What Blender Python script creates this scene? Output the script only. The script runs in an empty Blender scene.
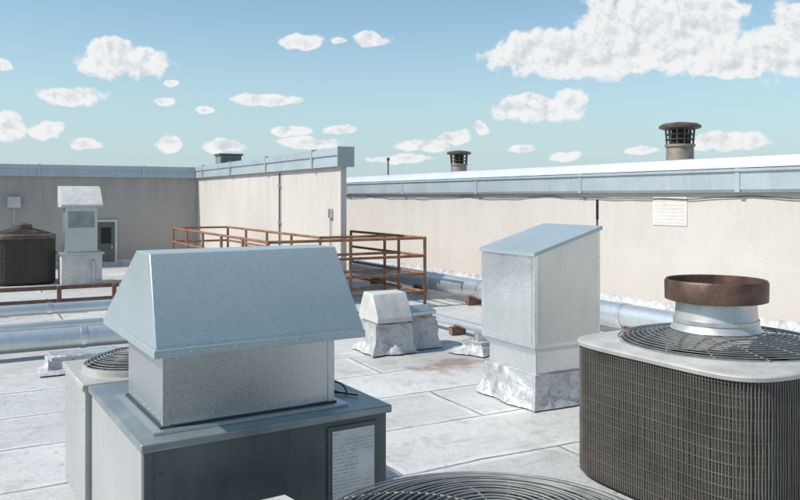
import bpy, math, random
from mathutils import Vector, Matrix, noise
random.seed(7)
rad = math.radians
S = bpy.context.scene
COL = S.collection
pi = math.pi

# ------------------------------------------------------------------ materials
def ramp(nt, fac, stops):
    r = nt.nodes.new('ShaderNodeValToRGB')
    e = r.color_ramp.elements
    e[0].position, e[0].color = stops[0][0], (*stops[0][1], 1)
    e[1].position, e[1].color = stops[-1][0], (*stops[-1][1], 1)
    for p, c in stops[1:-1]:
        x = e.new(p); x.color = (*c, 1)
    nt.links.new(fac, r.inputs[0])
    return r.outputs[0]

def noise_n(nt, vec, scale, detail=5, rough=.55, dist=0.0):
    n = nt.nodes.new('ShaderNodeTexNoise')
    n.inputs['Scale'].default_value = scale
    n.inputs['Detail'].default_value = detail
    n.inputs['Roughness'].default_value = rough
    n.inputs['Distortion'].default_value = dist
    nt.links.new(vec, n.inputs['Vector'])
    return n.outputs[0]

def mapping(nt, vec, scale=(1, 1, 1), rot=(0, 0, 0), loc=(0, 0, 0)):
    m = nt.nodes.new('ShaderNodeMapping')
    m.inputs['Location'].default_value = loc
    m.inputs['Scale'].default_value = scale
    m.inputs['Rotation'].default_value = rot
    nt.links.new(vec, m.inputs[0])
    return m.outputs[0]

def mix(nt, fac, a, b, mode='MIX'):
    m = nt.nodes.new('ShaderNodeMix'); m.data_type = 'RGBA'; m.blend_type = mode
    for sock, v in ((m.inputs[0], fac), (m.inputs[6], a), (m.inputs[7], b)):
        if isinstance(v, (int, float)): sock.default_value = v
        elif isinstance(v, tuple): sock.default_value = (*v, 1)
        else: nt.links.new(v, sock)
    return m.outputs[2]

def math_n(nt, op, a, b=0.0, c=None, clamp=False):
    m = nt.nodes.new('ShaderNodeMath'); m.operation = op; m.use_clamp = clamp
    for i, v in enumerate((a, b, c)):
        if v is None: continue
        if isinstance(v, (int, float)): m.inputs[i].default_value = v
        else: nt.links.new(v, m.inputs[i])
    return m.outputs[0]

def base_mat(name):
    m = bpy.data.materials.new(name); m.use_nodes = True
    nt = m.node_tree
    b = nt.nodes['Principled BSDF']
    tc = nt.nodes.new('ShaderNodeTexCoord')
    return m, nt, b, tc.outputs['Object']

def bump(nt, b, h, strength, dist=.01):
    n = nt.nodes.new('ShaderNodeBump')
    n.inputs['Strength'].default_value = strength
    n.inputs['Distance'].default_value = dist
    nt.links.new(h, n.inputs['Height'])
    nt.links.new(n.outputs[0], b.inputs['Normal'])

def simple(name, c1, c2, scale=6, rough=.5, rvar=.15, metal=0.0, bs=.15, bscale=40, streak=0.0, dirt=(.08, .07, .06)):
    m, nt, b, oc = base_mat(name)
    f = noise_n(nt, oc, scale, 5, .6)
    col = ramp(nt, f, [(.3, c1), (.7, c2)])
    if streak:
        s = noise_n(nt, mapping(nt, oc, (9, 9, .9)), 1.6, 5, .65)
        sf = ramp(nt, s, [(.5, (0, 0, 0)), (.75, (1, 1, 1))])
        col = mix(nt, math_n(nt, 'MULTIPLY', sf, streak), col, dirt)
    nt.links.new(col, b.inputs['Base Color'])
    rr = math_n(nt, 'MULTIPLY_ADD', f, rvar * 2, rough - rvar)
    nt.links.new(rr, b.inputs['Roughness'])
    b.inputs['Metallic'].default_value = metal
    if bs: bump(nt, b, noise_n(nt, oc, bscale, 4), bs, .01)
    return m

def galv(name, c1, c2, metal=.75, rough=.38, sp=45, streak=.25, wav=.25, white=.3, spw=.4, rv=.12, wsc=1.8):
    m, nt, b, oc = base_mat(name)
    v = nt.nodes.new('ShaderNodeTexVoronoi'); v.inputs['Scale'].default_value = sp
    nt.links.new(oc, v.inputs['Vector'])
    sep = nt.nodes.new('ShaderNodeSeparateColor'); nt.links.new(v.outputs['Color'], sep.inputs[0])
    big = noise_n(nt, oc, 1.4, 4, .5)
    f = math_n(nt, 'ADD', math_n(nt, 'MULTIPLY', sep.outputs[0], spw), math_n(nt, 'MULTIPLY', big, 1 - spw))
    col = ramp(nt, f, [(.25, c1), (.75, c2)])
    s = noise_n(nt, mapping(nt, oc, (7, 7, .8)), 1.8, 5, .7)
    sf = ramp(nt, s, [(.5, (0, 0, 0)), (.8, (1, 1, 1))])
    col = mix(nt, math_n(nt, 'MULTIPLY', sf, streak), col, (.28, .28, .275))
    if white:
        wh = ramp(nt, noise_n(nt, oc, 4, 6, .7), [(.58, (0, 0, 0)), (.78, (1, 1, 1))])
        col = mix(nt, math_n(nt, 'MULTIPLY', wh, white), col, (.74, .75, .75))
    nt.links.new(col, b.inputs['Base Color'])
    rr = math_n(nt, 'MULTIPLY_ADD', f, rv, rough - rv / 2)
    nt.links.new(rr, b.inputs['Roughness'])
    b.inputs['Metallic'].default_value = metal
    if wav: bump(nt, b, noise_n(nt, oc, wsc, 2, .4), wav, .03)
    return m

M_galv = galv('galvanised_steel', (.49, .51, .515), (.61, .63, .635), metal=.85, rough=.34, sp=150, white=.08, spw=.4, streak=.15, wav=.3)
M_galv_hood = galv('weathered_galvanised_hood', (.37, .435, .455), (.47, .535, .555), metal=.4, rough=.38, sp=170, streak=.16, wav=.2, white=.1, spw=.35)
M_galv_bright = galv('bright_galvanised_steel', (.62, .64, .645), (.78, .79, .79), metal=.85, rough=.3, sp=90, streak=.15, wav=.5, white=.08, spw=.35, wsc=2.2)
M_galv_lit = galv('lit_toned_galvanised_steel', (.62, .605, .58), (.74, .725, .69), metal=.65, rough=.32, sp=90, streak=.2, wav=.5, white=.08, spw=.3, wsc=2.2)  # reflected brightness of the tall vent's right face put into the colour
M_duct = galv('round_duct_steel', (.50, .54, .56), (.68, .71, .73), metal=.7, rough=.34, sp=90, white=.12, spw=.25)
M_coping = galv('coping_steel', (.38, .435, .465), (.50, .555, .585), metal=.35, rough=.42, sp=40, streak=.4, white=.15, spw=.15)
M_coping_lt = galv('light_coping_steel', (.48, .51, .53), (.60, .63, .65), metal=.3, rough=.5, sp=40, streak=.3, white=.15, spw=.15)
M_cab = simple('shade_toned_grey_cabinet', (.085, .105, .102), (.135, .158, .153), 3, .4, .1, .3, .05, 30, .5, (.05, .055, .05))  # shade on the air handler's front is put into this dark grey
M_cabtop = simple('grey_cabinet_lid', (.21, .235, .24), (.33, .36, .365), 4, .34, .12, .5, .06, 30, .0)
M_cream = simple('cream_painted_steel', (.36, .355, .335), (.50, .495, .465), 5, .42, .1, .1, .05, 40, .35, (.22, .19, .155))
M_wire = simple('guard_wire', (.12, .11, .098), (.20, .185, .165), 5, .5, .1, .3, .0)
M_wire_lt = simple('pale_guard_wire', (.24, .24, .23), (.40, .40, .38), 12, .4, .1, .5, .0)
M_rust = simple('rusted_steel', (.11, .06, .042), (.24, .14, .10), 14, .8, .1, .1, .3, 60)
M_rustpaint = simple('rusty_brown_rail', (.16, .07, .034), (.33, .165, .088), 6, .65, .1, .0, .2, 60, .4)
M_brown = simple('brown_rusted_ring', (.045, .026, .02), (.17, .095, .068), 7, .5, .12, .4, .25, 50, .4)
M_brownv = simple('brown_ventilator_metal', (.07, .055, .045), (.15, .12, .095), 8, .5, .1, .3, .1, 50)
M_stackv = simple('tan_stack_metal', (.22, .18, .15), (.34, .29, .25), 8, .5, .1, .2, .1, 50, .3)
M_dark = simple('dark_interior', (.012, .012, .012), (.025, .025, .025), 8, .8, .1, 0, 0)
M_black = simple('black_rubber', (.02, .02, .02), (.04, .04, .04), 8, .6, .1, 0, 0)
M_greenbox = simple('grey_green_casing', (.14, .18, .17), (.2, .24, .23), 5, .5, .1, .1, .05, 30, .2)
M_white = simple('white_painted_metal', (.46, .455, .44), (.62, .615, .59), 5, .5, .1, .1, .08, 30, .35, (.3, .27, .23))
M_concrete = simple('building_concrete', (.3, .29, .27), (.4, .38, .36), 1, .85, .08, 0, .2, 20)
M_cab_lit = galv('lit_silvery_cabinet_side', (.38, .39, .385), (.48, .49, .485), metal=.35, rough=.42, sp=120, streak=.3, wav=.4, white=.1, spw=.15)  # sunlight on the cabinet side is put into this paler silver
M_vcover = simple('faded_cream_panel', (.57, .535, .495), (.67, .635, .595), 5, .7, .1, 0, .05, 30, .3, (.42, .36, .3))
M_stub = galv('grey_stub_metal', (.48, .47, .455), (.64, .63, .61), metal=.6, rough=.36, sp=80, streak=.4, wav=.3, white=.0, spw=.2)

def silver_mat(name, metal, rough, bs, k=1.0):
    m, nt, b, oc = base_mat(name)
    f = noise_n(nt, oc, 4, 6, .6)
    col = ramp(nt, f, [(.3, (.38 * k, .38 * k, .385 * k)), (.5, (.56 * k, .565 * k, .57 * k)), (.75, (.70 * k, .70 * k, .695 * k))])
    d = ramp(nt, noise_n(nt, oc, 9, 6, .7), [(.52, (0, 0, 0)), (.68, (1, 1, 1))])
    col = mix(nt, math_n(nt, 'MULTIPLY', d, .5), col, (.2, .19, .18))
    nt.links.new(col, b.inputs['Base Color'])
    b.inputs['Metallic'].default_value = metal
    b.inputs['Roughness'].default_value = rough
    bump(nt, b, noise_n(nt, oc, 10, 5, .6, 1.0), bs, .04)
    return m
M_silver = silver_mat('aluminium_roof_coating', .5, .38, .65)
M_silver_dull = silver_mat('dull_aluminium_coating', .25, .48, .55, .88)

def coil_mat():
    m, nt, b, oc = base_mat('coil_fins')
    w = nt.nodes.new('ShaderNodeTexWave'); w.bands_direction = 'Z'
    w.inputs['Scale'].default_value = 14; w.inputs['Distortion'].default_value = .3
    nt.links.new(oc, w.inputs['Vector'])
    col = ramp(nt, w.outputs['Fac'], [(.2, (.02, .018, .016)), (.9, (.05, .046, .042))])
    d = noise_n(nt, oc, 2.5, 5)
    col = mix(nt, math_n(nt, 'MULTIPLY', d, .6), col, (.085, .074, .062))
    nt.links.new(col, b.inputs['Base Color']); b.inputs['Roughness'].default_value = .7
    return m
M_coil = coil_mat()

def label_mat():
    m, nt, b, oc = base_mat('worn_data_plate')
    sx = nt.nodes.new('ShaderNodeSeparateXYZ'); nt.links.new(oc, sx.inputs[0])
    rows = noise_n(nt, mapping(nt, oc, (130, 1, 60)), 1.0, 2, .5)
    bars = math_n(nt, 'FRACT', math_n(nt, 'MULTIPLY', sx.outputs[2], 62))
    rf = math_n(nt, 'MULTIPLY', ramp(nt, rows, [(.44, (0, 0, 0)), (.5, (1, 1, 1))]), ramp(nt, bars, [(.45, (0, 0, 0)), (.55, (1, 1, 1))]))
    blk = ramp(nt, noise_n(nt, mapping(nt, oc, (9, 9, 13)), 1.0, 0, .4), [(.46, (0, 0, 0)), (.49, (1, 1, 1))])
    rf = math_n(nt, 'MULTIPLY', rf, blk)
    bg = ramp(nt, noise_n(nt, oc, 7, 6), [(.35, (.60, .59, .56)), (.65, (.76, .75, .72))])
    col = mix(nt, math_n(nt, 'MULTIPLY', rf, .45), bg, (.22, .22, .21))
    nt.links.new(col, b.inputs['Base Color']); b.inputs['Roughness'].default_value = .45
    return m
M_label = label_mat()

def stucco_mat(name, c1, c2, dirt):
    m, nt, b, oc = base_mat(name)
    big = noise_n(nt, oc, .7, 6, .6)
    col = ramp(nt, big, [(.3, c1), (.7, c2)])
    fine = ramp(nt, noise_n(nt, oc, 30, 5, .7), [(.3, (.89, .89, .89)), (.7, (1.02, 1.02, 1.02))])
    col = mix(nt, 1.0, col, fine, 'MULTIPLY')
    st = noise_n(nt, mapping(nt, oc, (2.2, 2.2, .4)), 1.3, 5, .6)
    col = mix(nt, math_n(nt, 'MULTIPLY', ramp(nt, st, [(.48, (0, 0, 0)), (.85, (1, 1, 1))]), .35), col, dirt)
    sx = nt.nodes.new('ShaderNodeSeparateXYZ'); nt.links.new(oc, sx.inputs[0])
    low = math_n(nt, 'SUBTRACT', 1.0, math_n(nt, 'DIVIDE', sx.outputs[2], .8), clamp=True)
    col = mix(nt, math_n(nt, 'MULTIPLY', math_n(nt, 'MULTIPLY', low, big), .8), col, dirt)
    top = math_n(nt, 'MULTIPLY', math_n(nt, 'SUBTRACT', sx.outputs[2], 1.3, clamp=True), 1.6)
    topf = math_n(nt, 'MULTIPLY', top, ramp(nt, noise_n(nt, mapping(nt, oc, (5, 5, .4)), 2, 5, .6), [(.42, (0, 0, 0)), (.7, (1, 1, 1))]), clamp=True)
    col = mix(nt, math_n(nt, 'MULTIPLY', topf, .4), col, dirt)
    nt.links.new(col, b.inputs['Base Color']); b.inputs['Roughness'].default_value = .9
    h = math_n(nt, 'ADD', noise_n(nt, oc, 45, 4, .7), math_n(nt, 'MULTIPLY', noise_n(nt, oc, 5, 3), .8))
    bump(nt, b, h, .4, .012)
    return m
M_stucco_shade = stucco_mat('shade_toned_beige_stucco', (.385, .355, .33), (.455, .425, .395), (.27, .245, .225))  # shade of the far wall is put into this darker stucco
M_stucco_sun = stucco_mat('sun_toned_beige_stucco', (.53, .49, .455), (.60, .56, .52), (.41, .365, .325))  # lighter copy of the stucco, sunlight put into its colour

def roof_mat():
    m, nt, b, oc = base_mat('weathered_roof_membrane')
    warp = nt.nodes.new('ShaderNodeTexNoise'); warp.inputs['Scale'].default_value = 1.1; warp.inputs['Detail'].default_value = 5
    nt.links.new(oc, warp.inputs['Vector'])
    vm = nt.nodes.new('ShaderNodeVectorMath'); vm.operation = 'MULTIPLY_ADD'
    nt.links.new(warp.outputs['Color'], vm.inputs[0]); vm.inputs[1].default_value = (.13, .13, 0); nt.links.new(oc, vm.inputs[2])
    def brick(ms, smooth):
        br = nt.nodes.new('ShaderNodeTexBrick')
        br.inputs['Scale'].default_value = 1.0
        br.inputs['Brick Width'].default_value = 2.4
        br.inputs['Row Height'].default_value = .85
        br.inputs['Mortar Size'].default_value = ms
        br.inputs['Mortar Smooth'].default_value = smooth
        br.inputs['Color1'].default_value = (.40, .395, .385, 1); br.inputs['Color2'].default_value = (.54, .535, .52, 1)
        br.inputs['Mortar'].default_value = (.46, .455, .445, 1)
        nt.links.new(vm.outputs[0], br.inputs['Vector'])
        return br
    br = brick(.011, .3); br2 = brick(.075, .4)
    big = noise_n(nt, oc, .5, 5, .55)
    mul = ramp(nt, big, [(.3, (.84, .838, .835)), (.5, (1, 1, 1)), (.72, (1.1, 1.1, 1.1))])
    col = mix(nt, 1.0, br.outputs['Color'], mul, 'MULTIPLY')
    pat = ramp(nt, noise_n(nt, oc, 1.1, 6, .65, .3), [(.50, (0, 0, 0)), (.60, (1, 1, 1))])
    col = mix(nt, math_n(nt, 'MULTIPLY', pat, .4), col, (.64, .635, .62))
    bandn = noise_n(nt, oc, 2.2, 5, .6)
    band = math_n(nt, 'MULTIPLY', br2.outputs['Fac'], ramp(nt, bandn, [(.36, (0, 0, 0)), (.5, (1, 1, 1))]))
    col = mix(nt, math_n(nt, 'MULTIPLY', band, .55), col, (.72, .715, .70))
    wear = ramp(nt, bandn, [(.33, (.35, .35, .35)), (.55, (1, 1, 1))])
    col = mix(nt, math_n(nt, 'MULTIPLY', math_n(nt, 'MULTIPLY', br.outputs['Fac'], wear), .9), col, (.09, .088, .085))
    sp = ramp(nt, noise_n(nt, oc, 13, 7, .75), [(.55, (0, 0, 0)), (.70, (1, 1, 1))])
    col = mix(nt, math_n(nt, 'MULTIPLY', sp, .6), col, (.20, .192, .18))
    dp = ramp(nt, noise_n(nt, oc, 2.7, 7, .7, .3), [(.54, (0, 0, 0)), (.66, (1, 1, 1))])
    col = mix(nt, math_n(nt, 'MULTIPLY', dp, .4), col, (.22, .21, .195))
    smear = ramp(nt, noise_n(nt, mapping(nt, oc, (.8, 4.5, 1), (0, 0, .12)), 1.2, 6, .65, .3), [(.57, (0, 0, 0)), (.66, (1, 1, 1))])
    col = mix(nt, math_n(nt, 'MULTIPLY', smear, .25), col, (.25, .245, .24))
    v = mapping(nt, oc, (1.35, 2.6, 0), (0, 0, 0), (-4.35 * 1.35, -6.75 * 2.6, 0))
    ln = nt.nodes.new('ShaderNodeVectorMath'); ln.operation = 'LENGTH'; nt.links.new(v, ln.inputs[0])
    st = math_n(nt, 'SUBTRACT', noise_n(nt, oc, 4, 6, .65), math_n(nt, 'MULTIPLY', ln.outputs['Value'], .42))
    col = mix(nt, math_n(nt, 'MULTIPLY', ramp(nt, st, [(.16, (0, 0, 0)), (.36, (1, 1, 1))]), .75), col, (.24, .15, .095))
    nt.links.new(col, b.inputs['Base Color'])
    shin = math_n(nt, 'MAXIMUM', pat, band)
    nt.links.new(math_n(nt, 'MULTIPLY_ADD', shin, -.2, .65), b.inputs['Roughness'])
    nt.links.new(math_n(nt, 'MULTIPLY', shin, .12), b.inputs['Metallic'])
    h = math_n(nt, 'ADD', noise_n(nt, oc, 3, 7, .68, .4), math_n(nt, 'MULTIPLY', br.outputs['Fac'], -.3))
    h = math_n(nt, 'ADD', h, math_n(nt, 'MULTIPLY', br2.outputs['Fac'], .14))
    bump(nt, b, h, .55, .04)
    return m
M_roof = roof_mat()
M_ground = simple('distant_ground', (.10, .11, .08), (.2, .19, .16), .05, .9, .05, 0, 0)

# ------------------------------------------------------------------ mesh builder
class B:
    def __init__(s): s.v = []; s.f = []; s.sm = []
    def add(s, vs, fs, smooth=False):
        o = len(s.v); s.v += [tuple(x) for x in vs]
        s.f += [tuple(i + o for i in f) for f in fs]; s.sm += [smooth] * len(fs)
        return s
    def box(s, x0, y0, z0, x1, y1, z1):
        return s.add([(x0, y0, z0), (x1, y0, z0), (x1, y1, z0), (x0, y1, z0), (x0, y0, z1), (x1, y0, z1), (x1, y1, z1), (x0, y1, z1)],
                     [(0, 3, 2, 1), (4, 5, 6, 7), (0, 1, 5, 4), (1, 2, 6, 5), (2, 3, 7, 6), (3, 0, 4, 7)])
    def prism(s, prof, axis, a, b):
        n = len(prof)
        def p(u, z, t): return (t, u, z) if axis == 'x' else (u, t, z)
        vs = [p(u, z, a) for u, z in prof] + [p(u, z, b) for u, z in prof]
        fs = [(i, (i + 1) % n, (i + 1) % n + n, i + n) for i in range(n)]
        fs += [tuple(range(n))[::-1], tuple(range(n, 2 * n))]
        return s.add(vs, fs)
    def tube(s, pts, r, closed=False, n=6, caps=True):
        pts = [Vector(p) for p in pts]; m = len(pts); vs = []; fs = []
        up = None
        for i, p in enumerate(pts):
            if closed: t = pts[(i + 1) % m] - pts[i - 1]
            else: t = pts[min(i + 1, m - 1)] - pts[max(i - 1, 0)]
            t.normalize()
            if up is None:
                up = t.orthogonal().normalized() if abs(t.z) > .9 else Vector((0, 0, 1))
            a = up - t * up.dot(t)
            if a.length < 1e-4: a = t.orthogonal()
            a.normalize(); up = a; c = t.cross(a)
            for k in range(n):
                an = 2 * pi * k / n
                vs.append(p + (a * math.cos(an) + c * math.sin(an)) * r)
        for i in range(m if closed else m - 1):
            j = (i + 1) % m
            for k in range(n):
                l = (k + 1) % n
                fs.append((i * n + k, i * n + l, j * n + l, j * n + k))
        if not closed and caps:
            fs.append(tuple(range(n))[::-1]); fs.append(tuple((m - 1) * n + k for k in range(n)))
        return s.add(vs, fs, True)
    def lathe(s, prof, c=(0, 0), n=48, closed=False):
        vs = []; fs = []; m = len(prof)
        for r, z in prof:
            for k in range(n):
                a = 2 * pi * k / n
                vs.append((c[0] + r * math.cos(a), c[1] + r * math.sin(a), z))
        for i in range(m if closed else m - 1):
            j = (i + 1) % m
            for k in range(n):
                l = (k + 1) % n
                fs.append((i * n + k, i * n + l, j * n + l, j * n + k))
        return s.add(vs, fs, True)
    def screw(s, p, nrm, r=.006):
        nrm = Vector(nrm).normalized(); a = nrm.orthogonal().normalized(); c = nrm.cross(a); p = Vector(p)
        vs = [p + (a * math.cos(2 * pi * k / 6) + c * math.sin(2 * pi * k / 6)) * r for k in range(6)]
        vs += [v + nrm * .005 for v in vs]
        return s.add(vs, [(k, (k + 1) % 6, (k + 1) % 6 + 6, k + 6) for k in range(6)] + [tuple(range(6, 12))])
    def xf(s, mat, start=0):
        for i in range(start, len(s.v)):
            s.v[i] = tuple(mat @ Vector(s.v[i]))
        return s

import bmesh
def meshobj(name, b, mat, bevel=0.0, recalc=True):
    me = bpy.data.meshes.new(name)
    me.from_pydata(b.v, [], b.f)
    me.polygons.foreach_set('use_smooth', b.sm)
    me.update()
    if recalc:
        bm = bmesh.new(); bm.from_mesh(me); bmesh.ops.recalc_face_normals(bm, faces=bm.faces); bm.to_mesh(me); bm.free()
    me.set_sharp_from_angle(angle=rad(40))
    me.materials.append(mat)
    o = bpy.data.objects.new(name, me); COL.objects.link(o)
    if bevel:
        m = o.modifiers.new('bevel', 'BEVEL'); m.width = bevel; m.segments = 2; m.limit_method = 'ANGLE'; m.angle_limit = rad(50)
    return o

def thing(name, loc, label, category, rot=0.0, group=None):
    e = bpy.data.objects.new(name, None); e.empty_display_size = .2
    COL.objects.link(e); e.location = loc; e.rotation_euler = (0, 0, rad(rot))
    e['label'] = label; e['category'] = category
    if group: e['group'] = group
    return e

def part(parent, name, b, mat, bevel=0.0, label=None, recalc=True):
    o = meshobj(name, b, mat, bevel, recalc); o.parent = parent
    if label: o['label'] = label
    return o

def structure(name, b, mat):
    o = meshobj(name, b, mat); o['kind'] = 'structure'; return o

def skirt(b, x0, y0, x1, y1, h, flare, jit=.012, seed=0, n=22, lv=10):
    per = []
    for i in range(n): per.append((x0 + (x1 - x0) * i / n, y0))
    for i in range(n): per.append((x1, y0 + (y1 - y0) * i / n))
    for i in range(n): per.append((x1 - (x1 - x0) * i / n, y1))
    for i in range(n): per.append((x0, y1 - (y1 - y0) * i / n))
    cx, cy = (x0 + x1) / 2, (y0 + y1) / 2
    vs = []; N = len(per)
    for l in range(lv + 1):
        t = l / lv
        z = h * (1 - t) if t < 1 else .001
        off = .016 + flare * t ** 3.2
        for (x, y) in per:
            dx = (x - cx) / abs(x1 - x0) * 2; dy = (y - cy) / abs(y1 - y0) * 2
            q = noise.noise(Vector((x * 9 + seed, y * 9, z * 12))) * jit + noise.noise(Vector((x * 22 + seed, y * 22, z * 25))) * jit * .5
            q2 = noise.noise(Vector((x * 5 + seed + 9, y * 5, 2))) * flare * .7 * t * t
            ox = (off + q + q2) * (math.copysign(min(1, abs(dx)) ** 3, dx)); oy = (off + q + q2) * (math.copysign(min(1, abs(dy)) ** 3, dy))
            vs.append((x + ox, y + oy, max(z + (q * .8 if 0 < t < 1 else 0), .002)))
    fs = []
    for l in range(lv):
        for k in range(N):
            j = (k + 1) % N
            fs.append((l * N + k, l * N + j, (l + 1) * N + j, (l + 1) * N + k))
    b.add(vs, fs, True)
    b.box(x0 - .01, y0 - .01, h - .02, x1 + .01, y1 + .01, h)
    return b

# ------------------------------------------------------------------ setting
CAMZ = 1.7
roof = B()
N = 100
vs = []; fs = []
X0, X1, Y0, Y1 = -16, 9.2, -9, 20.6
for j in range(N + 1):
    for i in range(N + 1):
        x = X0 + (X1 - X0) * i / N; y = Y0 + (Y1 - Y0) * j / N
        vs.append((x, y, -.012 + .012 * noise.noise(Vector((x * .5, y * .5, 0)))))
for j in range(N):
    for i in range(N):
        a = j * (N + 1) + i; fs.append((a, a + 1, a + N + 2, a + N + 1))
roof.add(vs, fs, True)
structure('roof_surface', roof, M_roof)
structure('building_block', B().box(X0, Y0, -7, X1, Y1, -.05), M_concrete)
structure('ground', B().add([(-3000, -3000, -7), (3000, -3000, -7), (3000, 3000, -7), (-3000, 3000, -7)], [(0, 1, 2, 3)]), M_ground)
structure('upper_roof', B().box(9.26, -9, -6.9, 32, 42, 2.0), M_roof)
structure('rear_upper_roof', B().box(-16, 20.68, -6.9, 9.24, 42, 2.0), M_roof)

# wall A : faces -Y at Y=20.4
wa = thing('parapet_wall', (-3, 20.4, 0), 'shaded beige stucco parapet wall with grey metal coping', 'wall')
part(wa, 'wall_face', B().box(-13, 0, -.04, 12.2, .26, 2.3), M_stucco_shade)
p = [(-.05, 2.20), (-.07, 2.19), (-.06, 2.37), (-.085, 2.37), (-.085, 2.47), (.0, 2.48), (.33, 2.46), (.33, 2.2), (.27, 2.2), (.27, 2.31), (-.005, 2.31), (-.005, 2.2)]
b = B().prism(p, 'x', -13, 8.15)
t = -12.4
while t < 8:
    b.box(t, -.093, 2.185, t + .06, .0, 2.484); t += 2.4
part(wa, 'metal_coping', b, M_coping)
BF = [(0, -.03), (-.14, -.03), (-.09, .02), (-.03, .07), (-.015, .14), (0, .14)]
part(wa, 'base_flashing', B().prism(BF, 'x', -13, 8.1), M_silver_dull)

# wall B : faces -X at X=5.2, free standing, ends at Y=11.4
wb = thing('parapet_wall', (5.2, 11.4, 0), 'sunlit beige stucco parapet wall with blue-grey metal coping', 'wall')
part(wb, 'wall_face', B().box(0, 0, -.04, .10, 8.99, 2.3), M_stucco_sun)
b = B().prism([(-.05, 2.20), (-.07, 2.19), (-.06, 2.37), (-.085, 2.37), (-.085, 2.47), (.0, 2.50), (.19, 2.48), (.19, 2.2), (.13, 2.2), (.13, 2.31), (-.005, 2.31), (-.005, 2.2)], 'y', -.06, 8.88)
for t in (1.0, 3.4, 5.8, 8.2): b.box(-.094, t, 2.185, 0, t + .06, 2.506)
part(wb, 'metal_coping', b, M_coping)
part(wb, 'coping_end_cap', B().box(-.092, -.085, 2.18, .20, -.062, 2.505), galv('dull_end_cap_steel', (.30, .33, .34), (.38, .41, .42), metal=.3, rough=.5, sp=40, streak=.4, white=.1, spw=.15))
part(wb, 'base_flashing', B().prism(BF, 'y', 0, 8.9), M_silver_dull)
cond = thing('wall_conduit', (5.2, 14.15, 0), 'thin grey conduit clipped to the stucco parapet wall', 'pipe')
part(cond, 'conduit_pipe', B().tube([(-.03, 0, .1), (-.03, 0, 2.15)], .016, n=8), M_brownv)
for z in (.5, 1.2, 1.9): part(cond, 'pipe_clip', B().box(-.055, -.03, z, -.001, .03, z + .03), M_galv)

# wall C : faces -X at X=9
wc = thing('parapet_wall', (9.0, -9, 0), 'long pale beige stucco wall under a galvanised gutter', 'wall')
part(wc, 'wall_face', B().box(0, 0, -.04, .24, 29.4, 1.95), M_stucco_sun)
b = B().prism([(-.03, 1.77), (-.06, 1.76), (-.10, 1.80), (-.10, 2.03), (-.13, 2.04), (-.13, 2.075), (-.002, 2.08), (-.002, 1.77)], 'y', 0, 29.38)
t = .6
while t < 29:
    b.box(-.112, t, 1.765, -.0, t + .07, 2.082)
    t += 3.05
part(wc, 'gutter', b, M_coping)
part(wc, 'metal_coping', B().prism([(-.002, 2.083), (-.05, 2.09), (-.01, 2.12), (.03, 2.235), (.14, 2.25), (.25, 2.23), (.25, 1.96), (-.001, 1.96)], 'y', 0, 29.37), M_coping_lt)
part(wc, 'base_flashing', B().prism(BF, 'y', 0, 29.3), M_silver_dull)

cab = B(); pts = []
for i in range(160):
    y = 5 + i * .09
    z = 1.72 - .05 * abs(math.sin(y * .9 + .5 * math.sin(y))) + .02 * noise.noise(Vector((y * 2, 0, 0)))
    pts.append((8.975, y, z))
cb = meshobj('wall_cable', cab.tube(pts, .007, n=5), M_black)
cb['label'] = 'thin black cable drooping along the stucco wall under the gutter'; cb['category'] = 'cable'

wv = thing('wall_vent_cover', (9.0, 8.12, 1.28), 'faded cream flat vent cover on the stucco wall', 'vent')
part(wv, 'cover_frame', B().box(-.010, -.32, 0, -.001, .32, .43), M_vcover, .003)
b = B()
for i in range(7): b.box(-.0125, -.28, .04 + i * .052, -.0104, .28, .06 + i * .052)
part(wv, 'louvre', b, M_vcover)

h = thing('access_door', (2.94, 20.4, 0), 'small dark access door with pale frame in the shaded wall', 'door')
part(h, 'door_leaf', B().box(-.2, -.03, .1, .2, -.002, 1.08), M_cab, .004)
part(h, 'door_frame', B().box(-.26, -.05, .04, -.203, -.001, 1.14).box(.203, -.05, .04, .26, -.001, 1.14).box(-.202, -.05, 1.083, .202, -.001, 1.14), M_white)
part(h, 'window_pane', B().box(-.12, -.036, .55, .12, -.031, .95), M_dark)
part(h, 'handle', B().tube([(.13, -.03, .5), (.13, -.07, .5), (.13, -.07, .42)], .012, n=6), M_galv)
eb = thing('electrical_box', (.9, 20.4, 1.45), 'small pale electrical box on the shaded stucco wall', 'electrical box')
part(eb, 'box_body', B().box(-.14, -.12, 0, .14, -.001, .26), M_white, .01)
part(eb, 'conduit_pipe', B().tube([(0, -.05, 0), (0, -.05, -1.3)], .012, n=6), M_galv)
jb = thing('junction_box', (5.2, 11.75, 1.36), 'small grey junction box near the end of the stucco wall', 'electrical box')
part(jb, 'box_body', B().box(-.05, -.05, 0, -.001, .05, .15), M_galv, .006)
part(jb, 'conduit_pipe', B().tube([(-.03, 0, 0), (-.03, 0, -1.15)], .010, n=6), M_galv)

# ------------------------------------------------------------------ big hooded unit
u = thing('rooftop_air_handler', (.591, 3.111, 0), 'grey cabinet with trapezoidal galvanised intake hood on the roof membrane', 'ventilation unit', rot=2.64)
W, D, HT = 1.08, 1.72, .75
b = B().box(0, 0, .08, W, 1.085, HT - .03)
for z in (.12, .62):
    for i in range(6): b.screw((-.0, .08 + i * .19, z), (-1, 0, 0))
    for i in range(6): b.screw((.06 + i * .19, 0, z), (0, -1, 0))
b.box(-.008, -.008, .08, .03, .03, HT - .03)
part(u, 'front_cabinet', b, M_cab, .006)
part(u, 'side_panel', B().box(-.006, .035, .085, -.0005, 1.07, HT - .04), M_cab_lit, .002)
part(u, 'seam_gap_shade', B().box(.02, 1.086, .08, W - .02, 1.124, HT - .03), M_dark)  # dark strip stands in for shade inside the gap between cabinets
b = B().box(-.03, 1.125, .08, W, D + .04, HT - .03)
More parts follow.
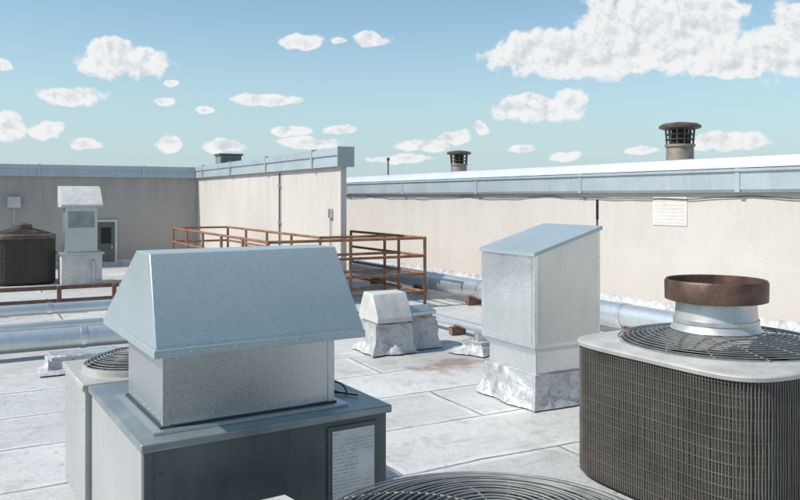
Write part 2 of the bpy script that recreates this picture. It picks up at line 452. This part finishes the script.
for z in (.12, .62):
    for i in range(4): b.screw((-.03, 1.17 + i * .17, z), (-1, 0, 0))
part(u, 'rear_cabinet', b, M_cab_lit, .006)
part(u, 'cabinet_lid', B().box(-.02, -.02, HT - .035, W + .02, 1.094, HT), M_cabtop, .006)
part(u, 'rear_cabinet_lid', B().box(-.045, 1.114, HT - .035, W + .02, D + .055, HT + .002), M_cream, .006)
for x in (.05, W - .15): part(u, 'support_rail', B().box(x, .03, 0, x + .1, D - .03, .08), M_galv)
b = B().box(.78, -.010, .10, 1.03, -.001, .69)
for x in (.787, 1.023):
    for z in (.12, .40, .67): b.screw((x, -.010, z), (0, -1, 0), .005)
part(u, 'access_panel', b, M_cab, .003)
part(u, 'data_plate', B().box(.80, -.0135, .14, 1.01, -.0105, .67), M_label)
cx0, cy0, cx1, cy1 = .10, .12, .87, .74
b = B().box(cx0, cy0, HT + .012, cx1, cy1, 1.10)
b.box(cx0 - .004, cy0 - .004, HT + .012, cx0 + .03, cy0 + .03, 1.10)
b.box(cx1 - .03, cy0 - .004, HT + .012, cx1 + .004, cy0 + .03, 1.10)
for i in range(9): b.screw((cx0 + .04 + i * .085, cy0, .79), (0, -1, 0), .005)
for i in range(7): b.screw((cx0, cy0 + .05 + i * .085, .79), (-1, 0, 0), .005)
part(u, 'curb', b, M_galv, .003)
part(u, 'curb_flange', B().box(cx0 - .05, cy0 - .05, HT + .001, cx1 + .05, cy1 + .05, HT + .012), M_galv)
pts = [(cx0 - .008, cy0 - .008), (cx1 + .008, cy0 - .008), (cx1 + .008, cy1 + .008), (cx0 - .008, cy1 + .008)]
b = B()
for i in range(4):
    p0, p1 = pts[i], pts[(i + 1) % 4]
    b.tube([(p0[0] + (p1[0] - p0[0]) * k / 10, p0[1] + (p1[1] - p0[1]) * k / 10, HT + .014 + .003 * noise.noise(Vector((k * 1.3, i * 7, 0)))) for k in range(11)], .006, n=6)
part(u, 'sealant_bead', b, M_black)
def hoodshell(ins, zi):
    x0, x1, y0, y1 = .04 + ins, .96 - ins, 0 + ins, .98 - ins
    tx0, tx1, ty0, ty1 = .07 + ins, .93 - ins, .22 + ins * .6, .45 - ins * .6
    zt = 1.465 - zi
    return [(x0, y0, 1.08), (x1, y0, 1.08), (x1, y1, 1.08), (x0, y1, 1.08),
            (x0, y0, 1.118 - zi * .5), (x1, y0, 1.118 - zi * .5), (x1, y1, 1.118 - zi * .5), (x0, y1, 1.118 - zi * .5),
            (tx0, ty0, zt), (tx1, ty0, zt), (tx1, ty1, zt), (tx0, ty1, zt)]
vo = hoodshell(0, 0); vi = hoodshell(.008, .009)
fo = []
for l in (0, 4):
    for k in range(4):
        j = (k + 1) % 4; fo.append((l + k, l + j, l + j + 4, l + k + 4))
fo.append((8, 9, 10, 11))
b = B().add(vo + vi, fo + [tuple(i + 12 for i in f[::-1]) for f in fo] + [(k, k + 12, (k + 1) % 4 + 12, (k + 1) % 4) for k in range(4)])
part(u, 'intake_hood', b, M_galv_hood, .005)
b = B()
hx0, hx1 = .04, .96
b.box(hx0 - .007, -.007, 1.070, hx1 + .007, -.0008, 1.104).box(hx0 - .007, .9808, 1.070, hx1 + .007, .987, 1.104)
b.box(hx0 - .007, -.0008, 1.070, hx0 - .0008, .9808, 1.104).box(hx1 + .0008, -.0008, 1.070, hx1 + .007, .9808, 1.104)
for i in range(10): b.screw((hx0 + .05 + i * .09, -.007, 1.087), (0, -1, 0), .004)
part(u, 'hood_rim', b, M_galv_hood, .002)
part(u, 'hood_collar', B().box(cx0 - .03, cy0 - .03, 1.102, cx1 + .03, cy1 + .03, 1.125), M_dark)

def guard(b, c, R, z0, dome, rings, spokes, r=.003, r0=.05, swirl=0.0, seg=64):
    def zz(q): return z0 + dome * (1 - (q / R) ** 2)
    for i in range(rings):
        q = r0 + (R - r0) * i / (rings - 1)
        w1, w2 = random.uniform(-.0022, .0022), random.uniform(0, 6)
        b.tube([(c[0] + q * math.cos(2 * pi * k / seg), c[1] + q * math.sin(2 * pi * k / seg), zz(q) + w1 * math.sin(4 * pi * k / seg + w2)) for k in range(seg)], r, True, 5)
    for s_ in range(spokes):
        a = 2 * pi * s_ / spokes
        b.tube([(c[0] + (r0 + (R - r0) * t / 10) * math.cos(a + swirl * t / 10), c[1] + (r0 + (R - r0) * t / 10) * math.sin(a + swirl * t / 10), zz(r0 + (R - r0) * t / 10) - r * 1.6) for t in range(11)], r * 1.1, False, 5)
    return b
gc = (.29, 1.42)
part(u, 'fan_collar', B().lathe([(.28, HT + .002), (.28, HT + .03), (.265, HT + .035), (.26, HT + .003)], gc), M_cream)
part(u, 'fan_guard', guard(B(), gc, .272, HT + .035, .07, 14, 8, .0028), M_wire_lt)
part(u, 'fan_opening', B().lathe([(.001, HT + .006), (.259, HT + .006)], gc), M_dark)
pts = []
for i in range(40):
    t = i / 39
    pts.append((.955 + .06 * math.sin(t * 7) * (1 - t * .3) + .05 * t, .36 + .06 * math.cos(t * 9) - .12 * t, HT + .008 + .035 * max(0, math.sin(t * 11)) * (1 - t)))
wc2 = meshobj('loose_cable', B().tube(pts, .004, n=6), M_black)
wc2.location = u.location; wc2.rotation_euler = u.rotation_euler
wc2['label'] = 'loose black cable coiled on the cabinet lid'; wc2['category'] = 'cable'

# ------------------------------------------------------------------ condensers
def superr(a, half, n):
    return half / ((abs(math.cos(a)) ** n + abs(math.sin(a)) ** n) ** (1 / n))
def perim(half, count, n):
    dense = []
    K = 1440
    for k in range(K):
        a = 2 * pi * k / K; r = superr(a, half, n); dense.append(Vector((r * math.cos(a), r * math.sin(a))))
    L = [0]
    for k in range(K): L.append(L[-1] + (dense[(k + 1) % K] - dense[k]).length)
    out = []; j = 0
    for i in range(count):
        t = L[-1] * i / count
        while L[j + 1] < t: j += 1
        f = (t - L[j]) / max(L[j + 1] - L[j], 1e-9)
        out.append(dense[j % K].lerp(dense[(j + 1) % K], f))
    return out

def condenser(name, loc, rot, half, h, R, label, wires=150, hz=16, rings=22, wr=.0032, dome=.08, gm=None, deckm=None, spokes=10, swirl=0.0, wire_m=None, ex=5.5, lip=.045, gwr=None, motor_cap=False, amp=.0):
    t = thing(name, loc, label, 'air conditioner', rot)
    gm = gm or M_wire_lt; deckm = deckm or M_cream; wire_m = wire_m or M_wire; gwr = gwr or wr
    N = 128
    def ring(hf, z): return [(superr(2 * pi * k / N, hf, ex) * math.cos(2 * pi * k / N), superr(2 * pi * k / N, hf, ex) * math.sin(2 * pi * k / N), z) for k in range(N)]
    def circ(r, z): return [(r * math.cos(2 * pi * k / N), r * math.sin(2 * pi * k / N), z) for k in range(N)]
    def loft(rs, cap0=False, cap1=False):
        b = B(); vs = []; fs = []
        for q in rs: vs += q
        for i in range(len(rs) - 1):
            for k in range(N):
                l = (k + 1) % N; fs.append((i * N + k, i * N + l, (i + 1) * N + l, (i + 1) * N + k))
        if cap0: fs.append(tuple(range(N))[::-1])
        if cap1: fs.append(tuple((len(rs) - 1) * N + k for k in range(N)))
        return b.add(vs, fs, True)
    zt = h; zb = zt - lip
    part(t, 'base_pan', loft([ring(half * .96, .0), ring(half * .96, .03), ring(half * .93, .035)], True, True), M_dark)
    part(t, 'coil', loft([ring(half * .966, .035), ring(half * .966, zb + .01)]), M_coil)
    b = B()
    P = perim(half * .985, wires, ex)
    for i, q in enumerate(P):
        nrm = q.normalized(); tg = Vector((-nrm.y, nrm.x))
        z0, z1 = .02, zb + .01; pp = []
        ks = hz if amp else 1
        ph = random.uniform(0, 6); bend = random.gauss(0, .0012) if amp else 0
        for k in range(ks + 1):
            w = amp * (1 if k % 2 else -1) * .5
            s2 = amp * math.sin(k * 1.3 + ph) + bend * math.sin(pi * k / ks)
            pp.append((q.x + nrm.x * w + tg.x * s2, q.y + nrm.y * w + tg.y * s2, z0 + (z1 - z0) * k / ks))
        b.tube(pp, wr, n=4, caps=False)
    Q = perim(half * .983, 96, ex)
    for k in range(hz):
        z = .05 + (zb - .04) * (k + .5) / hz
        b.tube([(q.x, q.y, z) for q in Q], wr * .4, True, 4)
    part(t, 'coil_guard', b, wire_m, recalc=False)
    part(t, 'top_panel', loft([ring(half * .97, zb), ring(half * 1.002, zb), ring(half * 1.006, zt - .010), ring(half * .998, zt - .002), ring(half * .985, zt + .002), circ(min(R * 1.05, half * .98), zt + .012), circ(R * 1.02, zt + .022), circ(R * .99, zt + .022), circ(R * .96, zt - .02), circ(R * .95, zt - .14)]), deckm, recalc=False)
    part(t, 'fan_guard', guard(B(), (0, 0), R * 1.02, zt + .028, dome, rings, spokes, gwr, r0=.06, swirl=swirl, seg=80), gm)
    b = B()
    for i in range(4):
        s = len(b.v)
        vs = []; fs = []
        for k in range(7):
            r = .07 + (R * .9 - .07) * k / 6; w = .10 + .14 * k / 6; tw = .5 - .2 * k / 6
            vs += [(r, -w / 2, zt - .12 - w / 2 * tw), (r, w / 2, zt - .12 + w / 2 * tw)]
        for k in range(6): fs.append((2 * k, 2 * k + 1, 2 * k + 3, 2 * k + 2))
        b.add(vs, fs, True)
        b.xf(Matrix.Rotation(i * pi / 2 + .3, 4, 'Z'), s)
    b.lathe([(.001, zt - .05), (.07, zt - .05), (.075, zt - .16), (.001, zt - .16)], n=24)
    part(t, 'fan', b, M_brownv, recalc=False)
    part(t, 'motor', B().lathe([(.001, zt - .17), (.09, zt - .17), (.09, zt - .35), (.001, zt - .35)], n=24), M_dark)
    part(t, 'fan_well_floor', B().lathe([(.001, .12), (half * .9, .12)], n=32), M_dark)
    if motor_cap:
        part(t, 'motor_cap', B().lathe([(.16, zt + dome), (.19, zt + dome + .02), (.18, zt + dome + .09), (.1, zt + dome + .12), (.001, zt + dome + .125)], n=24), M_brownv)
    return t

rc = condenser('condenser_unit', (3.934, 3.141, 0), 1.2, .68, .82, .595,
               'large square condenser with dark wire-guarded coil and cream top', wires=280, hz=13, rings=20, dome=.075, spokes=14, swirl=.6, wr=.0038, gwr=.0028, amp=.0010, lip=.030)
nc = condenser('condenser_unit', (1.326, 1.838, 0), 6, .585, .68, .555,
               'round condenser with an open domed wire fan guard on top', wires=120, hz=12, rings=19, dome=.085, wr=.0026, spokes=12, swirl=.35, deckm=M_cab, ex=2.0, gwr=.003)
fc = condenser('condenser_unit', (.91, 17.3, 0), 3, .60, .96, .50,
               'dark weathered condenser with domed wire top beside the shaded wall', wires=80, hz=9, rings=12, dome=.10, wr=.005, deckm=M_brownv, gm=M_brownv, ex=3.2, lip=.08, motor_cap=True, wire_m=M_brownv)
ex = thing('exhaust_collar', (3.90, 3.17, .905), 'short silver exhaust stub with a wide rusted ring', 'vent')
part(ex, 'stub', B().lathe([(.255, .0), (.26, .01), (.235, .05), (.225, .19), (.215, .19), (.22, .05), (.245, .0)], n=56, closed=True), M_stub, recalc=True)
b = B().lathe([(.275, .18), (.29, .185), (.292, .29), (.283, .305), (.273, .30), (.267, .215), (.23, .185)], n=56, closed=True)
part(ex, 'top_ring', b, M_brown)
part(ex, 'stub_band', B().lathe([(.2365, .05), (.242, .052), (.242, .075), (.2355, .077)], n=56), M_stub)
part(ex, 'damper_plate', B().lathe([(.001, .12), (.214, .12)], n=40), M_brown)

sc = thing('pipe_cover_box', (.95, 2.74, 0), 'small grey sheet-metal pipe cover box with pale lid', 'metal box', 4)
part(sc, 'box_body', B().box(-.12, -.09, 0, .12, .11, .520), M_cab, .005)
part(sc, 'box_lid', B().prism([(-.10, .521), (-.10, .545), (.01, .555), (.12, .545), (.12, .521)], 'x', -.13, .13), M_white, .003)

# ------------------------------------------------------------------ tall slanted vent
tv = thing('exhaust_vent_box', (3.93, 4.91, 0), 'tall galvanised vent box with slanted top on a silver-coated curb', 'vent')
vw, vd = .69, .74
b = B(); z0 = .49
zl, zh = 1.25, 1.445
b.add([(0, 0, z0), (vw, 0, z0), (vw, vd, z0), (0, vd, z0), (0, 0, zl), (vw, 0, zh), (vw, vd, zh), (0, vd, zl)],
      [(0, 3, 2, 1), (4, 5, 6, 7), (0, 1, 5, 4), (1, 2, 6, 5), (2, 3, 7, 6), (3, 0, 4, 7)])
for z in [z0 + .05 + .11 * i for i in range(7)]:
    b.screw((.02, 0, z), (0, -1, 0), .005); b.screw((vw - .02, 0, z), (0, -1, 0), .005); b.screw((0, vd - .02, z), (-1, 0, 0), .005)
b.box(-.004, -.004, z0 + .001, .035, .03, zl - .005)
part(tv, 'housing', b, M_galv_bright, .004)
def dished(p00, p10, p11, p01, nrm, depth, n=12):
    p00, p10, p11, p01, nrm = map(Vector, (p00, p10, p11, p01, nrm)); vs = []; fs = []
    for j in range(n + 1):
        for i in range(n + 1):
            s, t = i / n, j / n
            q = (p00 * (1 - s) + p10 * s) * (1 - t) + (p01 * (1 - s) + p11 * s) * t
            hgt = .0015 + depth * (math.sin(pi * s) * math.sin(pi * t)) ** .8 + .0015 * noise.noise(q * 4) * math.sin(pi * s) * math.sin(pi * t)
            vs.append(q + nrm * hgt)
    for j in range(n):
        for i in range(n):
            a = j * (n + 1) + i; fs.append((a, a + 1, a + n + 2, a + n + 1))
    return B().add(vs, fs, True)
part(tv, 'side_panel', dished((.04, 0, z0 + .03), (vw - .03, 0, z0 + .03), (vw - .03, 0, zh - .04), (.04, 0, zl - .02), (0, -1, 0), .007), M_galv_lit)
part(tv, 'side_panel', dished((0, vd - .04, z0 + .03), (0, .04, z0 + .03), (0, .04, zl - .03), (0, vd - .04, zl - .03), (-1, 0, 0), .008), M_galv_bright)
b = B()
sl = (zh - zl) / vw
def lz(x): return zl + sl * x
o_ = .012
b.prism([(-o_, lz(-o_) + .002), (-o_, lz(-o_) + .010), (vw + o_, lz(vw + o_) + .010), (vw + o_, lz(vw + o_) + .002)], 'y', -o_, vd + o_)
b.prism([(-o_ - .003, lz(-o_) - .02), (-o_ - .003, lz(-o_) + .010), (-o_ - .0005, lz(-o_) + .010), (-o_ - .0005, lz(-o_) - .02)], 'y', -o_, vd + o_)
b.add([(-o_, -.016, lz(-o_) - .02), (vw + o_, -.016, lz(vw + o_) - .02), (vw + o_, -.016, lz(vw + o_) + .010), (-o_, -.016, lz(-o_) + .010),
       (-o_, -.0125, lz(-o_) - .02), (vw + o_, -.0125, lz(vw + o_) - .02), (vw + o_, -.0125, lz(vw + o_) + .010), (-o_, -.0125, lz(-o_) + .010)],
      [(0, 1, 2, 3), (4, 7, 6, 5), (0, 4, 5, 1), (1, 5, 6, 2), (2, 6, 7, 3), (3, 7, 4, 0)])
part(tv, 'slanted_lid', b, M_galv_hood)
part(tv, 'curb', B().box(.05, .05, 0, vw - .05, vd - .05, .485), M_galv_bright, .004)
part(tv, 'curb_rim', B().box(.02, .02, .455, vw - .02, vd - .02, .488), M_galv, .003)
part(tv, 'roof_flashing', skirt(B(), .04, .04, vw - .04, vd - .04, .27, .06, .016, 3), M_silver)
pl = thing('vent_pole', (4.90, 5.25, 0), 'thin dark pole standing on the roof beside the tall vent box', 'pole')
part(pl, 'pole_shaft', B().tube([(0, 0, 0), (0, 0, .9), (.005, 0, 1.6)], .009, n=8), M_brownv)
part(pl, 'pole_tip', B().tube([(0.005, 0, 1.5), (.005, 0, 1.68)], .012, n=8), M_dark)
part(pl, 'pole_foot', B().lathe([(.001, .02), (.06, .02), (.075, .0)], n=16), M_silver)

# ------------------------------------------------------------------ small coated caps
sm = thing('small_roof_vent', (4.04, 7.67, 0), 'small white hooded vent on a silver-coated flashing curb', 'vent', -2)
part(sm, 'curb', B().box(-.19, -.19, 0, .19, .19, .34), M_silver, .01)
part(sm, 'vent_cap', B().prism([(-.25, .34), (-.25, .40), (-.10, .64), (.12, .65), (.25, .42), (.25, .34)], 'x', -.21, .21), M_white, .008)
part(sm, 'roof_flashing', skirt(B(), -.2, -.2, .2, .2, .32, .07, .024, 11), M_silver_dull)
sm2 = thing('small_roof_vent', (4.47, 7.76, 0), 'low boxy vent cap wrapped in wrinkled silver roof coating', 'vent', 5)
part(sm2, 'curb', B().box(-.14, -.16, 0, .14, .16, .37), M_silver, .01)
part(sm2, 'vent_cap', B().prism([(-.19, .37), (-.19, .41), (0, .46), (.19, .41), (.19, .37)], 'x', -.17, .17), M_galv, .006)
part(sm2, 'roof_flashing', skirt(B(), -.15, -.17, .15, .17, .34, .06, .026, 23), M_silver_dull)
pb = thing('pipe_boot', (4.90, 7.1, 0), 'low silver-coated flashing mound around a capped pipe', 'roof flashing', 20)
part(pb, 'roof_flashing', skirt(B(), -.11, -.11, .11, .11, .12, .10, .03, 31), M_silver_dull)
part(pb, 'pipe_stub', B().lathe([(.001, .21), (.05, .205), (.055, .12)], n=20), M_galv)

# ------------------------------------------------------------------ left vent tower
lv = thing('exhaust_vent_tower', (1.91, 16.64, 0), 'tall pale sheet-metal vent with sloped cap on a white curb', 'vent', 0)
part(lv, 'curb', B().box(-.37, -.34, 0, .37, .34, .58), M_white, .008)
part(lv, 'curb_lid', B().box(-.41, -.38, .58, .41, .38, .615), M_galv, .005)
part(lv, 'duct_neck', B().box(-.29, -.26, .615, .29, .26, 1.50), M_galv, .006)
part(lv, 'sloped_cap', B().prism([(-.40, 1.50), (-.40, 1.55), (.0, 1.90), (.30, 1.92), (.30, 1.50)], 'x', -.38, .38), M_white, .003)
part(lv, 'louvre', B().box(-.24, -.272, 1.1, .24, -.262, 1.42), M_cabtop)
part(lv, 'drain_pipe', B().tube([(.2, -.30, .5), (.2, -.38, .45), (.2, -.38, .05), (.6, -.38, .05)], .02, n=8), M_galv)

# ------------------------------------------------------------------ ducts
def duct(name, p0, p1, r, label, segs, supports):
    t = thing(name, (p0[0], p0[1], 0), label, 'duct')
    d = Vector(p1) - Vector(p0); L = d.length; d.normalize()
    z = p0[2]
    b = B(); b.tube([d * (L * k / segs) + Vector((0, 0, z)) for k in range(segs + 1)], r, n=28)
    part(t, 'duct_pipe', b, M_duct)
    for k in range(1, segs):
        q = d * (L * k / segs) + Vector((0, 0, z))
        part(t, 'joint_collar', B().tube([q - d * .03, q + d * .03], r + .008, n=28), M_galv_bright)
    side = Vector((-d.y, d.x, 0))
    for k in range(supports):
        q = d * (L * (k + .5) / supports)
        a = q - d * .05; e = q + d * .05
        hh = z - r + .02
        bb = B()
        vs = [a + side * r * .8, a - side * r * .8, e - side * r * .8, e + side * r * .8]
        bb.add([(v.x, v.y, 0) for v in vs] + [(v.x, v.y, hh) for v in vs], [(0, 3, 2, 1), (4, 5, 6, 7), (0, 1, 5, 4), (1, 2, 6, 5), (2, 3, 7, 6), (3, 0, 4, 7)])
        part(t, 'support_block', bb, M_rust)
    return t
duct('round_duct', (7.0, 14.5, .25), (7.0, 1.0, .25), .15, 'long round galvanised duct on blocks beside the stucco wall', 9, 8)
duct('round_duct', (-8, 9.16, .17), (2.6, 9.16, .17), .115, 'thick round galvanised duct lying across the roof', 7, 6)
duct('round_duct', (-9, 11.3, .22), (2.9, 11.3, .22), .075, 'slim round galvanised duct lying across the roof', 6, 6)
duct('round_duct', (-9, 10.5, .12), (2.2, 10.5, .12), .05, 'narrow galvanised pipe lying across the roof', 5, 5)
el = thing('bent_pipe', (5.3, 9.6, 0), 'small silver pipe with an elbow low on the roof', 'pipe')
pp = [(0, 0, .14)] + [(0, -.5 * k, .14) for k in range(1, 5)] + [(.03, -2.2, .14), (.12, -2.33, .14), (.25, -2.38, .14), (1.2, -2.4, .14)]
part(el, 'pipe_run', B().tube(pp, .05, n=16), M_duct)
for y in (-.4, -1.5): part(el, 'support_block', B().box(-.1, y, 0, .1, y + .08, .095), M_rust)

lc = thing('low_roof_curb', (1.0, 8.35, 0), 'low white-coated roof curb below the thick duct', 'roof curb', 0)
part(lc, 'curb', B().box(-.32, -.15, 0, .32, .15, .16), M_silver, .01)
part(lc, 'roof_flashing', skirt(B(), -.32, -.15, .32, .15, .12, .08, .02, 41), M_silver_dull)

rf = thing('pipe_support_frame', (0, 12.56, 0), 'low rusty steel frame standing on the roof', 'metal frame')
for z in (.36, .16):
    part(rf, 'rail', B().box(-4.5, -.03, z - .03, 2.0, .03, z + .03), M_rust, .004)
for x in (-4.4, -2.8, -1.2, .1, 1.15, 1.92):
    part(rf, 'post', B().box(x - .03, -.095, 0, x + .03, -.032, .39), M_rust, .004)

# ------------------------------------------------------------------ guard railing
rl = thing('guard_railing', (3.67, 10.5, 0), 'rusty brown pipe guard railing around a roof opening', 'railing')
runs = [((0, 0), (0, 5.86)), ((0, 0), (2.56, 0)), ((2.56, 0), (2.56, 2.7)), ((1.15, .85), (1.15, 5.86)), ((0, 5.86), (1.15, 5.86)), ((1.15, .85), (2.56, .85))]
posts = set()
for (a, e) in runs:
    a = Vector((*a, 0)); e = Vector((*e, 0)); L = (e - a).length
    for z in (.22, .50, .78, 1.06):
        part(rl, 'rail', B().tube([a + Vector((0, 0, z)), e + Vector((0, 0, z))], .022, n=8), M_rustpaint)
    k = max(1, round(L / 1.25))
    for i in range(k + 1):
        q = a + (e - a) * i / k; posts.add((round(q.x, 2), round(q.y, 2)))
for (x, y) in sorted(posts):
    b = B().tube([(x, y, 0), (x, y, 1.08)], .026, n=8); b.box(x - .07, y - .07, 0, x + .07, y + .07, .012)
    part(rl, 'post', b, M_rustpaint)

# ------------------------------------------------------------------ roof ventilators behind walls
def ventilator(loc, s, label):
    t = thing('roof_ventilator', loc, label, 'vent', group='ventilators standing on the upper roof')
    part(t, 'stack', B().lathe([(.30 * s, .0), (.22 * s, .06), (.21 * s, .50 * s), (.235 * s, .505 * s), (.235 * s, .54 * s), (.19 * s, .545 * s)], n=40), M_stackv)
    b = B()
    for k in range(12):
        a = 2 * pi * k / 12
        b.tube([(.205 * s * math.cos(a), .205 * s * math.sin(a), .54 * s), (.225 * s * math.cos(a), .225 * s * math.sin(a), .80 * s)], .013 * s, n=5)
    for z in (.62, .70): b.tube([(.222 * s * math.cos(2 * pi * k / 32), .222 * s * math.sin(2 * pi * k / 32), z * s) for k in range(32)], .009 * s, True, 5)
    part(t, 'vent_cage', b, M_brownv)
    part(t, 'inner_pipe', B().lathe([(.13 * s, .54 * s), (.13 * s, .8 * s)], n=24), M_dark)
    part(t, 'cap', B().lathe([(.001, .775 * s), (.25 * s, .78 * s), (.32 * s, .80 * s), (.325 * s, .835 * s), (.27 * s, .87 * s), (.1 * s, .895 * s), (.001, .90 * s)], n=48), M_brownv)
    return t
ventilator((9.96, 8.78, 2.0), 1.0, 'large brown lantern-style roof ventilator behind the gutter wall')
ventilator((10.2, 15.6, 2.0), .9, 'smaller dark roof ventilator behind the gutter wall')
gb = thing('rooftop_fan_box', (6.32, 21.4, 2.0), 'grey-green boxy rooftop fan unit behind the parapet', 'ventilation unit')
part(gb, 'box_body', B().box(-.3, -.25, 0, .3, .25, .85), M_greenbox, .01)
part(gb, 'box_lid', B().box(-.34, -.29, .85, .34, .29, .90), M_cab, .008)
b = B()
for i in range(8): b.box(-.24, -.27, .25 + i * .07, .24, -.252, .28 + i * .07)
part(gb, 'louvre', b, M_cab)
vp = thing('vent_pipe', (9.62, 18.1, 2.0), 'thin grey vent pipe rising behind the gutter wall', 'pipe')
part(vp, 'pipe_shaft', B().tube([(0, 0, 0), (0, 0, .7)], .02, n=8), M_brownv)
part(vp, 'pipe_cap', B().lathe([(.04, .66), (.04, .72), (.001, .75)], n=12), M_brownv)

# ------------------------------------------------------------------ world
SUN = Vector((-.66, .10, .74)).normalized()
elev = math.asin(SUN.z); rot = math.atan2(SUN.x, SUN.y)
w = bpy.data.worlds.new('World'); S.world = w; w.use_nodes = True
w.cycles.sampling_method = 'MANUAL'; w.cycles.sample_map_resolution = 512
nt = w.node_tree; bg = nt.nodes['Background']; L = nt.links
sky = nt.nodes.new('ShaderNodeTexSky'); sky.sky_type = 'NISHITA'; sky.sun_disc = False
sky.sun_elevation = elev; sky.sun_rotation = rot; sky.air_density = 1.0; sky.dust_density = 1.0; sky.ozone_density = 1.0
CL = [(575, 52, 78, 22), (638, 32, 62, 38), (694, 28, 48, 38), (524, 52, 30, 16), (612, 60, 104, 13),
      (774, 50, 40, 25), (738, 67, 36, 10), (797, 28, 26, 24),
      (127, 62, 44, 14), (112, 50, 24, 11), (72, 96, 30, 8), (8, 125, 20, 13), (44, 130, 16, 8), (168, 143, 12, 8), (4, 64, 9, 6), (84, 145, 16, 5),
      (302, 43, 18, 7), (368, 40, 19, 6), (338, 41, 7, 3), (266, 100, 28, 5), (163, 102, 12, 4), (170, 84, 7, 3), (288, 131, 18, 5), (338, 129, 17, 4),
      (225, 146, 24, 6), (312, 143, 30, 5), (425, 146, 24, 6), (455, 137, 16, 6), (480, 128, 7, 6),
      (538, 108, 42, 11), (570, 100, 18, 10), (522, 149, 13, 4), (733, 140, 36, 8), (708, 141, 17, 7), (565, 156, 14, 4.5), (640, 150, 18, 3.5), (400, 160, 26, 4), (205, 110, 9, 3)]
BEAR = 28.86
tc = nt.nodes.new('ShaderNodeTexCoord'); sx = nt.nodes.new('ShaderNodeSeparateXYZ'); L.new(tc.outputs['Generated'], sx.inputs[0])
az = math_n(nt, 'ARCTAN2', sx.outputs[0], sx.outputs[1]); el_ = math_n(nt, 'ARCSINE', sx.outputs[2])
cx = nt.nodes.new('ShaderNodeCombineXYZ'); L.new(az, cx.inputs[0]); L.new(el_, cx.inputs[1])
P = cx.outputs[0]
wn = nt.nodes.new('ShaderNodeTexNoise'); wn.inputs['Scale'].default_value = 28; wn.inputs['Detail'].default_value = 3
L.new(P, wn.inputs['Vector'])
def warped(ax, ay):
    a_ = nt.nodes.new('ShaderNodeVectorMath'); a_.operation = 'MULTIPLY_ADD'
    L.new(wn.outputs['Color'], a_.inputs[0]); a_.inputs[1].default_value = (ax, ay, 0)
    s_ = nt.nodes.new('ShaderNodeVectorMath'); s_.operation = 'SUBTRACT'; L.new(P, s_.inputs[0]); s_.inputs[1].default_value = (ax / 2, ay / 2, 0)
    L.new(s_.outputs[0], a_.inputs[2]); return a_.outputs[0]
WP = warped(.024, .014)
cur = None
for (px, py, rx, ry) in CL:
    t = (px - 400) / 780.0
    k = math.cos(math.atan(t))
    ca = rad(BEAR) + math.atan(t); ce = math.atan((197 - py) / 780.0 * k)
    a = rx / 780.0 * k * k * 1.1; e = ry / 780.0 * k * 1.15
    s1 = nt.nodes.new('ShaderNodeVectorMath'); s1.operation = 'MULTIPLY_ADD'; L.new(WP, s1.inputs[0])
    s1.inputs[1].default_value = (1 / a, 1 / e, 0); s1.inputs[2].default_value = (-ca / a, -ce / e, 0)
    s3 = nt.nodes.new('ShaderNodeVectorMath'); s3.operation = 'LENGTH'; L.new(s1.outputs[0], s3.inputs[0])
    cur = s3.outputs['Value'] if cur is None else math_n(nt, 'MINIMUM', cur, s3.outputs['Value'])
blob = math_n(nt, 'SUBTRACT', 1.0, cur)
def cnoise(v, det):
    q = nt.nodes.new('ShaderNodeTexNoise'); q.inputs['Scale'].default_value = 38; q.inputs['Detail'].default_value = det; q.inputs['Roughness'].default_value = .58
    L.new(v, q.inputs['Vector'])
    # billow: folded noise makes rounded puffs
    return math_n(nt, 'SUBTRACT', .22, math_n(nt, 'MULTIPLY', math_n(nt, 'ABSOLUTE', math_n(nt, 'SUBTRACT', q.outputs[0], .56)), 2.4)), q.outputs[0]
n1, f1 = cnoise(P, 6)
sh = nt.nodes.new('ShaderNodeVectorMath'); sh.operation = 'ADD'; L.new(P, sh.inputs[0]); sh.inputs[1].default_value = (-.006, .009, 0)
n2, f2 = cnoise(sh.outputs[0], 4)
def mr(v, a, b_, c, d_):
    m = nt.nodes.new('ShaderNodeMapRange'); m.interpolation_type = 'SMOOTHSTEP'
    L.new(v, m.inputs[0])
    for i, q in enumerate((a, b_, c, d_)): m.inputs[i + 1].default_value = q
    return m.outputs[0]
dens = math_n(nt, 'ADD', blob, math_n(nt, 'MULTIPLY_ADD', f1, 1.6, -.68))
alpha = mr(dens, -.02, .30, 0, 1)
lit = math_n(nt, 'ADD', math_n(nt, 'MULTIPLY', math_n(nt, 'SUBTRACT', n2, n1), 1.6), math_n(nt, 'MULTIPLY', dens, .42))
shade = mr(lit, -.05, .95, 0, 1)
ccol = mix(nt, shade, (9.1, 9.1, 9.1), (6.5, 6.9, 7.2))
skyc = mix(nt, 1.0, sky.outputs[0], (1.42, 1.60, 1.50), 'MULTIPLY')
hz = mr(el_, -.02, .26, .85, 0.0)
skyc = mix(nt, hz, skyc, (5.0, 6.5, 7.3))
fin = mix(nt, math_n(nt, 'MULTIPLY', alpha, .95), skyc, ccol)
L.new(fin, bg.inputs[0]); bg.inputs[1].default_value = .10

sun = bpy.data.lights.new('sun', 'SUN'); sun.energy = 4.7; sun.angle = rad(.5); sun.color = (1, .96, .90)
so = bpy.data.objects.new('sun', sun); COL.objects.link(so)
so.rotation_euler = (-SUN).to_track_quat('-Z', 'Y').to_euler(); so.location = (0, 0, 20)

# ------------------------------------------------------------------ camera
cam = bpy.data.cameras.new('camera'); co = bpy.data.objects.new('camera', cam); COL.objects.link(co)
co.location = (0, 0, CAMZ); co.rotation_euler = (rad(90), 0, rad(-BEAR))
cam.lens = 35.1; cam.sensor_width = 36; cam.shift_y = -53 / 800; cam.clip_end = 6000; cam.clip_start = .05
S.camera = co
S.view_settings.view_transform = 'Standard'; S.view_settings.look = 'None'; S.view_settings.exposure = 0
